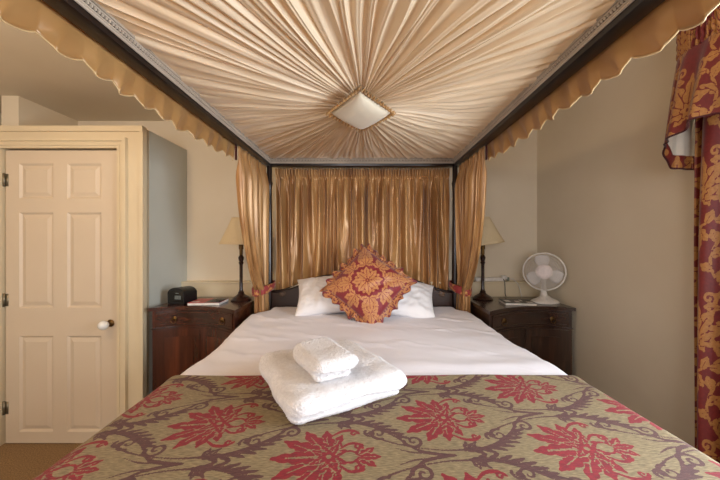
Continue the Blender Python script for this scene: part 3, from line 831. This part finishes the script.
# ------------------------------------------------------------------ bedside cabinets
def cabinet(X0, X1, Yo, Yi, outer_left, mats, label):
    """concave-fronted cabinet; outer corner stands back at Yo, bed-side corner forward at Yi"""
    ZTp = .925; Yb = 2.432
    root = thing('bedside_cabinet', label, 'cabinet', ((X0+X1)/2, 2.2, 0), 'concave bedside cabinets')
    mv, mh = mats[:2]
    def fy(t, off=0):
        a, c = (Yo, Yi) if outer_left else (Yi, Yo)
        return a+(c-a)*t+.105*(1-(2*t-1)**2)+off
    def plan(x0, x1, off, n=24, yb=Yb):
        pts = []
        for i in range(n+1):
            x = x0+(x1-x0)*i/n; t = (x-X0)/(X1-X0); pts.append((x, fy(min(max(t, 0), 1), off)))
        return pts+[(x1, yb), (x0, yb)]
    def slab(name, x0, x1, off, th, z0, z1, mat, par, bev=.003, inset=None):
        b = BM(); n = 18
        f = plan(x0, x1, off, n)[:n+1]; bk = [(x, y+th) for x, y in f][::-1]
        prism(b, f+bk, z0, z1)
        bmesh.ops.remove_doubles(b, verts=b.verts, dist=1e-5)
        if bev: bmesh.ops.bevel(b, geom=[e for e in b.edges if len(e.link_faces) == 2 and e.calc_face_angle(0) > .9], offset=bev, segments=2, affect='EDGES')
        return from_bm(name, b, mat, par)
    b = BM(); prism(b, plan(X0+.012, X1-.012, .012), .07, ZTp-.022); body = from_bm('carcass', b, mv, root)
    b = BM(); prism(b, plan(X0+.004, X1-.004, .004), 0, .075); from_bm('plinth', b, mh, root)
    b = BM(); prism(b, plan(X0, X1, -.004), ZTp-.022, ZTp)
    bmesh.ops.bevel(b, geom=[e for e in b.edges if len(e.link_faces) == 2 and e.calc_face_angle(0) > .9], offset=.006, segments=3, affect='EDGES')
    from_bm('cabinet_top', b, mh, root)
    slab('moulding', X0+.006, X1-.006, .004, .02, ZTp-.150, ZTp-.140, mh, root, .003)
    d = slab('drawer', X0+.03, X1-.03, .006, .02, ZTp-.136, ZTp-.032, mh, root, .003)
    slab('cock_bead', X0+.045, X1-.045, .0035, .01, ZTp-.124, ZTp-.118, mv, d, .001); slab('cock_bead', X0+.045, X1-.045, .0035, .01, ZTp-.048, ZTp-.043, mv, d, .001)
    xm = (X0+X1)/2
    for xa, xb_ in ((X0+.03, xm-.003), (xm+.003, X1-.03)):
        dr = slab('door', xa, xb_, .007, .02, .10, ZTp-.156, mv, root, .003)
        w_ = xb_-xa
        slab('door_panel', xa+.045, xb_-.045, .003, .012, .15, ZTp-.205, mats[2], dr, .004)
    for t in (.22, .80):
        x = X0+(X1-X0)*t; y = fy(t, .006); z = ZTp-.085
        b = BM(); lathe(b, [(0, -.002), (.016, -.002), (.017, .003), (.011, .006), (.007, .010), (0, .012)], (x, y, z), 18, Mx)
        pl_ = from_bm('drawer_pull', b, M_brass, d)
        tube_pts = [(x+.017*math.cos(a), y-.012, z-.012+.017*math.sin(a)) for a in np.linspace(0, 2*PI, 20, endpoint=False)]
        b = BM(); tube(b, tube_pts, .0025, 8, True); from_bm('pull_ring', b, M_brass, d)
    return root
M_flame = wood('flame_mahogany', (62, 27, 17), (112, 54, 31), .24, axis=2, sc=.35)
M_flame_d = wood('flame_mahogany_dark', (40, 23, 17), (84, 52, 38), .28, axis=2, sc=.6)
cabinet(-1.45, -.848, 2.00, 1.94, True, (M_mahog, M_mahog_h, M_flame), 'reddish mahogany bedside cabinet under the clock radio')
cabinet(.785, 1.405, 2.01, 1.905, False, (M_mahog_d, M_mahog_dh, M_flame_d), 'dark brown bedside cabinet under the white fan')
ZS = .925
# ------------------------------------------------------------------ lamps
def lamp(cx, cy, tilt, hs, label):
    root = thing('table_lamp', label, 'lamp', (cx, cy, ZS), 'pleated bedside lamps')
    z = ZS
    b = BM(); lathe(b, [(0, z), (.074, z), (.076, z+.006), (.070, z+.014), (.064, z+.017), (.060, z+.024), (.046, z+.032), (.028, z+.044), (.020, z+.056), (.022, z+.062), (.014, z+.070)], (cx, cy, 0), 32); from_bm('lamp_base', b, M_turn, root)
    b = BM(); lathe(b, [(.013, z+.066), (.015, z+.074), (.0125, z+.086), (.0125, z+.27), (.015, z+.275), (.019, z+.285), (.014, z+.295), (.019, z+.31), (.021, z+.325), (.014, z+.338), (.010, z+.345)], (cx, cy, 0), 24); from_bm('lamp_stem', b, M_turn, root)
    b = BM(); lathe(b, [(.011, z+.342), (.013, z+.35), (.013, z+.385), (.017, z+.388), (.017, z+.43), (.012, z+.44)], (cx, cy, 0), 20); from_bm('bulb_holder', b, M_brass, root)
    # pleated shade
    n = 240; a = np.linspace(0, 2*PI, n, endpoint=False); rows_ = 14
    P = np.zeros((rows_, n, 3)); R3 = Matrix.Rotation(tilt, 3, 'Y'); piv = Vector((cx, cy, z+.46))
    r0, r1 = .150, .066; z0, z1 = z+.428, z+.428+hs
    for j in range(rows_):
        f = j/(rows_-1); rr = r0+(r1-r0)*(f**.92)
        pl_ = .0018*np.sin(a*60)
        for i in range(n):
            p = Vector(((rr+pl_[i])*math.cos(a[i]), (rr+pl_[i])*math.sin(a[i]), z0+(z1-z0)*f-piv.z))
            p = R3 @ p
            P[j, i] = (cx+p.x, cy+p.y, piv.z+p.z)
    sh = grid_mesh('lamp_shade', P, M_shade, root, wrap=True, thick=.002)
    b = BM()
    tube(b, [tuple(p) for p in P[0][::6]], .0035, 8, True); from_bm('shade_binding', b, M_shade, sh)
    b = BM(); tube(b, [tuple(p) for p in P[-1][::6]], .0035, 8, True); from_bm('shade_binding', b, M_shade, sh)
lamp(-.951, 2.285, 0.02, .195, 'dark turned lamp with level cream shade on the clock radio cabinet')
lamp(.905, 2.325, -.13, .20, 'dark turned lamp with tilted cream shade on the white fan cabinet')

# ------------------------------------------------------------------ clock radio, magazines, extension lead, fan
cr = thing('clock_radio', 'black clock radio with arched top on the mahogany cabinet', 'clock radio', (-1.33, 2.17, ZS))
th = -.22
Rz = Matrix.Rotation(th, 3, 'Z')
def rp(x, y, z, c=(-1.335, 2.185)): p = Rz @ Vector((x*.82, y, 0)); return (c[0]+p.x, c[1]+p.y, ZS+z)
b = BM()
prof = [(-.082, .002), (-.086, .012), (-.086, .075)]+[(.086*-math.cos(t)*1.0, .075+.043*math.sin(t)) for t in np.linspace(.2, PI-.2, 15)]+[(.086, .075), (.086, .012), (.082, .002)]
A = [b.verts.new(rp(x, -.06, z)) for x, z in prof]; B = [b.verts.new(rp(x*.97, .06, z*.96+.001)) for x, z in prof]
b.faces.new(A[::-1]); b.faces.new(B)
for i in range(len(prof)): b.faces.new((A[i], A[(i+1) % len(prof)], B[(i+1) % len(prof)], B[i]))
bmesh.ops.bevel(b, geom=[e for e in b.edges if len(e.link_faces) == 2 and e.calc_face_angle(0) > 1.0], offset=.006, segments=3, affect='EDGES')
from_bm('radio_case', b, M_black, cr)
def quad_slab(name, x0, x1, z0, z1, d, mat, par):
    b = BM(); vs = []
    for y in (-.0605-d, -.058):
        for x, z in ((x0, z0), (x1, z0), (x1, z1), (x0, z1)): vs.append(b.verts.new(rp(x, y, z)))
    for f in ((0, 1, 2, 3), (4, 7, 6, 5), (0, 4, 5, 1), (1, 5, 6, 2), (2, 6, 7, 3), (3, 7, 4, 0)): b.faces.new([vs[i] for i in f])
    return from_bm(name, b, mat, par, False)
fs = quad_slab('fascia', -.074, .074, .016, .092, .0006, plain('dark_fascia', (14, 14, 16), .25), cr)
dsp = quad_slab('display', -.010, .052, .036, .062, .0012, M_lcd, cr); tag(dsp, 'grey clock display')
b = BM()
for x0 in (-.004, .006, .024, .034):
    for z0_, z1_, xx, ww in ((.041, .049, 0, .0015), (.050, .058, 0, .0015), (.041, .049, .006, .0015), (.050, .058, .006, .0015)):
        vs = [b.verts.new(rp(x0+xx+dx_, -.0620, zz)) for dx_, zz in ((0, z0_), (ww, z0_), (ww, z1_), (0, z1_))]; b.faces.new(vs)
from_bm('clock_digits', b, M_black, dsp, False)
quad_slab('badge', -.002, .030, .076, .081, .0012, M_lcd, cr)
b = BM()
for k in range(5):
    c = rp(-.045+.0225*k, -.01, .113-abs(k-2)*.004); lathe(b, [(.008, -.006), (.008, .003), (.006, .005), (0, .005)], c, 14)
from_bm('buttons', b, plain('grey_button', (60, 60, 64), .4), cr)

def magazine(cx, cy, w_, d_, rot, zt, cover_fn, label):
    root = thing('magazine', label, 'magazine', (cx, cy, ZS))
    R_ = Matrix.Rotation(rot, 3, 'Z')
    def add(name, x0, x1, y0, y1, z0, z1, mat, bev=0, par=None):
        b = BM(); box(b, x0, x1, y0, y1, z0, z1, bev)
        for v in b.verts: v.co = R_ @ v.co+Vector((cx, cy, ZS))
        return from_bm(name, b, mat, par or root, False)
    pg = add('pages', -w_/2, w_/2, -d_/2, d_/2, .001, zt-.002, M_page, .0015)
    cv = add('cover', -w_/2-.002, w_/2+.002, -d_/2-.002, d_/2+.002, zt-.002, zt, cover_fn(add, None))
    for k, (x0, x1, y0, y1, mat) in enumerate(cover_fn(add, 1)):
        add('cover_picture', x0*w_, x1*w_, y0*d_, y1*d_, zt, zt+.0006, mat, 0, cv)
m_redc = plain('red_cover', (176, 40, 48), .35); m_dkc = plain('dark_cover', (40, 36, 40), .35); m_whc = plain('white_print', (226, 224, 222), .4); m_blue = plain('blue_print', (70, 84, 128), .4)
magazine(-1.135, 2.165, .215, .16, .05, .020, lambda a, q: m_redc if q is None else [(.02, .5, -.5, .5, m_dkc), (.20, .30, -.3, .3, m_whc), (.40, .5, -.5, .1, m_blue), (-.45, -.2, -.35, -.2, m_whc)], 'magazine with red and black cover beside the clock radio')
magazine(1.085, 2.155, .205, .15, -.12, .018, lambda a, q: m_dkc if q is None else [(-.42, -.25, -.2, .2, m_whc), (-.1, .05, -.3, .05, m_whc), (.12, .2, .0, .35, m_whc), (.25, .44, -.4, -.1, m_whc)], 'black covered magazine with pale spots in front of the fan')

el = thing('extension_lead', 'white extension lead lying on the ledge behind the lamp', 'extension lead', (.99, 2.475, 1.045))
b = BM(); box(b, .90, 1.14, 2.452, 2.50, 1.045, 1.078, .006, 3); from_bm('socket_strip', b, M_white_p, el)
b = BM(); box(b, 1.115, 1.155, 2.446, 2.496, 1.062, 1.092, .006, 3); from_bm('plug', b, M_white_p, el)
b = BM(); box(b, 1.155, 1.175, 2.455, 2.485, 1.05, 1.078, .003, 2); from_bm('switch', b, plain('grey_green_plastic', (120, 132, 118), .5), el)
b = BM(); tube(b, [tuple(p) for p in np.array([(x, y, z) for x, y, z in zip(*[np.interp(np.linspace(0, 1, 40), [0, .15, .4, .7, 1], v) for v in ([1.12, 1.122, 1.124, 1.122, 1.12], [2.448, 2.428, 2.424, 2.420, 2.40], [1.066, 1.05, 1.0, .95, .932])])])], .003, 8); from_bm('cable', b, M_black, el)
cp = spline([(1.17, 2.44), (1.20, 2.425), (1.235, 2.42), (1.245, 2.40)], 30); cz = np.interp(np.linspace(0, 1, 30), [0, .2, .5, .8, 1], [1.066, 1.072, 1.04, .98, .932])
b = BM(); tube(b, [(p[0], p[1], z) for p, z in zip(cp, cz)], .003, 8); from_bm('cable', b, M_white_p, el)

fan = thing('desk_fan', 'white round desk fan on the dark cabinet by the wall', 'fan', (1.295, 2.19, ZS))
FC = Vector((1.295, 2.185, 1.152)); fd = unit((-.47, -.88, .04)); fu_ = Vector((0, 0, 1)); fr2 = fd.cross(fu_).normalized()*-1; fu2 = fd.cross(fr2).normalized()
if fu2.z < 0: fu2 = -fu2
FR = .134
def fp3(r, a, d): return FC+fr2*(r*math.cos(a))+fu2*(r*math.sin(a))+fd*d
FM = Matrix((fr2, fu2, fd)).transposed()
b = BM(); tube(b, [fp3(FR, a, .0) for a in np.linspace(0, 2*PI, 64, endpoint=False)], .0055, 10, True); from_bm('grille_rim', b, M_white_p, fan)
def grille(front):
    b = BM(); sg = 1 if front else -1
    def dome(r): return sg*(.034*(1-(r/FR)**2.2)+.002)
    for k in range(96):
        a = 2*PI*k/96; tw = .25
        tube(b, [fp3(r, a+tw*(1-r/FR), dome(r)) for r in np.linspace(.05 if front else .035, FR, 7)], .0009, 4)
    for r in (.055, .07, .085, .1, .115): tube(b, [fp3(r, a, dome(r)) for a in np.linspace(0, 2*PI, 48, endpoint=False)], .0011, 5, True)
    return from_bm('front_grille' if front else 'rear_grille', b, M_white_p, fan)
gf = grille(True); grille(False)
b = BM(); lathe(b, [(0, .040), (.030, .0395), (.046, .037), (.052, .033), (.050, .028), (0, .028)], FC, 32, FM); tag(from_bm('badge_disc', b, plain('pale_badge', (228, 216, 214), .4), gf), 'plain white centre disc')
for k in range(3):
    a0 = PI/2+k*2*PI/3+.12; b = BM(); rows_ = []
    for i in range(9):
        f = i/8; r = .028+.094*f; wd_ = 1.25*(.40+.60*math.sin(PI*(.15+.78*f)))
        rows_.append([fp3(r, a0+wd_*(j/6-.5)*.95, .018*(j/6-.5)) for j in range(7)])
    vs = [[b.verts.new(p) for p in rw] for rw in rows_]
    for i in range(8):
        for j in range(6): b.faces.new((vs[i][j], vs[i+1][j], vs[i+1][j+1], vs[i][j+1]))
    bl = from_bm('fan_blade', b, M_blade, fan); md_ = bl.modifiers.new('t', 'SOLIDIFY'); md_.thickness = .002
b = BM(); lathe(b, [(0, .022), (.026, .02), (.030, .01), (.030, -.01), (0, -.012)], FC, 24, FM); from_bm('blade_hub', b, M_white_p, fan)
b = BM(); lathe(b, [(0, -.095), (.025, -.092), (.040, -.08), (.045, -.06), (.045, -.036), (0, -.034)], FC, 28, FM); from_bm('motor_housing', b, M_white_p, fan)
nb = FC-fd*.045
b = BM()
tube(b, [(nb.x-.004, nb.y-.01, ZS+.025), (nb.x-.006, nb.y-.014, ZS+.07), (nb.x, nb.y, ZS+.13), (nb.x, nb.y, FC.z-.035)], [.032, .020, .016, .020], 16)
from_bm('fan_neck', b, M_white_p, fan)
b = BM(); Sx = Matrix.Diagonal((1.12, .80, 1))
lathe(b, [(0, 0), (.086, 0), (.090, .004), (.089, .010), (.080, .018), (.055, .030), (.034, .042), (.028, .05), (0, .051)], (nb.x-.012, nb.y-.035, ZS), 36, Sx)
from_bm('fan_base', b, M_white_p, fan)
b = BM()
for k in range(3): lathe(b, [(.007, 0), (.007, .006), (0, .007)], (nb.x-.035+.022*k, nb.y-.085, ZS+.019), 12)
from_bm('speed_buttons', b, M_white_p, fan)

# ------------------------------------------------------------------ window curtain and pelmet
cu_r = thing('window_curtain', 'long red and gold damask window curtain beside the bed', 'curtain', (1.37, 1.1, 0))
s = np.linspace(0, 1, 210); nr = 300; ztp, zbt = 2.15, .03
fa, _ = foldprof(s, 9, 61); P = np.zeros((nr, len(s), 3))
for r in range(nr):
    f = r/(nr-1); z = ztp+(zbt-ztp)*f
    P[r, :, 0] = 1.378-.046*f+(.028+.016*f)*fa+.006*noise1(s*9+f*4, 3, 3)-.012*sm(.8, 1, s)*0
    P[r, :, 1] = .86+.375*s+.010*np.sin(f*4+s*7)
    P[r, :, 2] = z
U, Vv = np.meshgrid(s*.85, np.linspace(0, ztp-zbt, nr))
grid_mesh('curtain_panel', P, M_damask, cu_r, attrs={'gold': T_damask.sample(U*.8, -Vv*.8)[0]}, thick=.003)

pm = thing('window_pelmet', 'gathered red and gold damask pelmet above the window curtain', 'pelmet', (1.38, .6, 2.0))
path = spline([(1.432, 1.275), (1.38, 1.272), (1.335, 1.262), (1.318, 1.235), (1.315, 1.16), (1.315, 1.0), (1.315, .7), (1.315, .3), (1.315, -.1), (1.315, -.35)], 560)
seg = np.concatenate([[0], np.cumsum(np.hypot(*np.diff(path, axis=0).T))]); SL = seg[-1]
tg = np.gradient(path, axis=0); tg /= np.linalg.norm(tg, axis=1)[:, None]; nm = np.stack([tg[:, 1], -tg[:, 0]], 1)   # outward, to the room
nm *= np.sign(-(nm[:, 0]+.001))[:, None] if False else 1
if nm[300, 0] > 0: nm = -nm
ss = np.linspace(0, 1, 560)
fh, _ = foldprof(ss, 150, 77); nr = 26; P = np.zeros((nr, 560, 3))
for r in range(nr):
    f = r/(nr-1); z = 2.262-.125*f
    tape = sum(math.exp(-((f-c)/.07)**2) for c in (.22, .5, .78))
    d = .012+fh*(.0075-.004*min(1, tape))
    P[r, :, :2] = path+nm*d[:, None]; P[r, :, 2] = z+.003*np.sin(ss*700)
U, Vv = np.meshgrid(seg*2.2, np.linspace(0, .125, nr))
grid_mesh('pelmet_heading', P, M_damask, pm, attrs={'gold': T_damask.sample(U, -Vv+.1)[0]}, thick=.002)
# flared skirt, hem stepping up and down with the folds
fs_, _ = foldprof(ss, 26, 81); nr = 120
hem = np.interp(seg, [0, .05, .095, .115, .15, .20, .24, .28, .33, .38, .46, .55, SL], [1.675, 1.68, 1.685, 1.77, 1.785, 1.80, 1.825, 1.83, 1.81, 1.85, 1.83, 1.85, 1.83])
P = np.zeros((nr, 560, 3)); Pl = np.zeros((nr, 560, 3))
flare = np.interp(seg, [0, .08, .15, .22, .3, SL], [.0, .02, .072, .070, .05, .04])
for r in range(nr):
    f = r/(nr-1); z = 2.142+(hem-2.142)*f
    d = .012+flare*f**.8+(.006+.026*f)*fs_*np.interp(seg, [0, .10, .18, .24], [.05, .1, .3, 1])
    P[r, :, :2] = path+nm*d[:, None]; P[r, :, 2] = z
    fl = f*(1-.055/(2.142-hem)); dl = .012+flare*fl**.8+(.006+.026*fl)*fs_*np.interp(seg, [0, .10, .18, .24], [.05, .1, .3, 1])
    Pl[r, :, :2] = path+nm*(dl-.005)[:, None]; Pl[r, :, 2] = 2.142+(hem-2.142)*fl
U, Vv = np.meshgrid(seg*1.7, np.linspace(0, 1, nr)); Vv = Vv*(2.142-hem)[None, :]
grid_mesh('pelmet_skirt', P, M_damask, pm, attrs={'gold': T_damask.sample(U*.75+.05, -Vv*.8+.2)[0]}, thick=.002)
tag(grid_mesh('pelmet_lining', Pl, cloth('pale_lining', (226, 220, 206), (216, 210, 196), rough=.8), pm), 'pale lining inside the pelmet')
b = BM(); tube(b, [tuple(p) for p in P[-1, ::3]], .004, 6); from_bm('hem_piping', b, M_darkred, pm)
b = BM(); box(b, 1.345, 1.437, -.35, 1.262, 2.15, 2.168, .003); from_bm('pelmet_board', b, M_cream, pm)

# ------------------------------------------------------------------ light
def area(name, loc, rot, sx, sy, power, color):
    l = bpy.data.lights.new(name, 'AREA'); l.shape = 'RECTANGLE'; l.size = sx; l.size_y = sy; l.energy = power; l.color = color
    o = bpy.data.objects.new(name, l); COL.objects.link(o); o.location = loc; o.rotation_euler = rot; return o
area('window_daylight', (XR+.14, (WY0+WY1)/2, (WZ0+WZ1)/2), (0, PI/2, 0), WZ1-WZ0, WY1-WY0, 60, (.82, .91, 1.0))
area('rear_fill_light', ((RX0+RX1)/2, YF-.12, (RZ0+RZ1)/2), (PI/2, 0, 0), RX1-RX0, RZ1-RZ0, 36, (.99, .97, 1.0))  # added soft fill from behind the camera, no known source
l = bpy.data.lights.new('ceiling_lamp', 'POINT'); l.energy = 15; l.color = (1.0, .73, .46); l.shadow_soft_size = .09
o = bpy.data.objects.new('ceiling_lamp', l); COL.objects.link(o); o.location = (-1.55, .75, 2.27)
wd_ = bpy.data.worlds.new('World'); scn.world = wd_; wd_.use_nodes = True
bg = wd_.node_tree.nodes['Background']; bg.inputs[0].default_value = (.75, .85, 1, 1); bg.inputs[1].default_value = .8

# ------------------------------------------------------------------ camera
cam = bpy.data.cameras.new('camera'); co = bpy.data.objects.new('camera', cam); COL.objects.link(co)
co.location = (0, 0, 1.36); co.rotation_euler = (PI/2, 0, 0)
cam.sensor_width = 36; cam.lens = 300/720*36; cam.shift_x = -6/720; cam.shift_y = 3/720; cam.clip_start = .02
scn.camera = co
vs_ = scn.view_settings; vs_.view_transform = 'Standard'; vs_.look = 'None'; vs_.gamma = 1; vs_.use_curve_mapping = False; vs_.exposure = .55
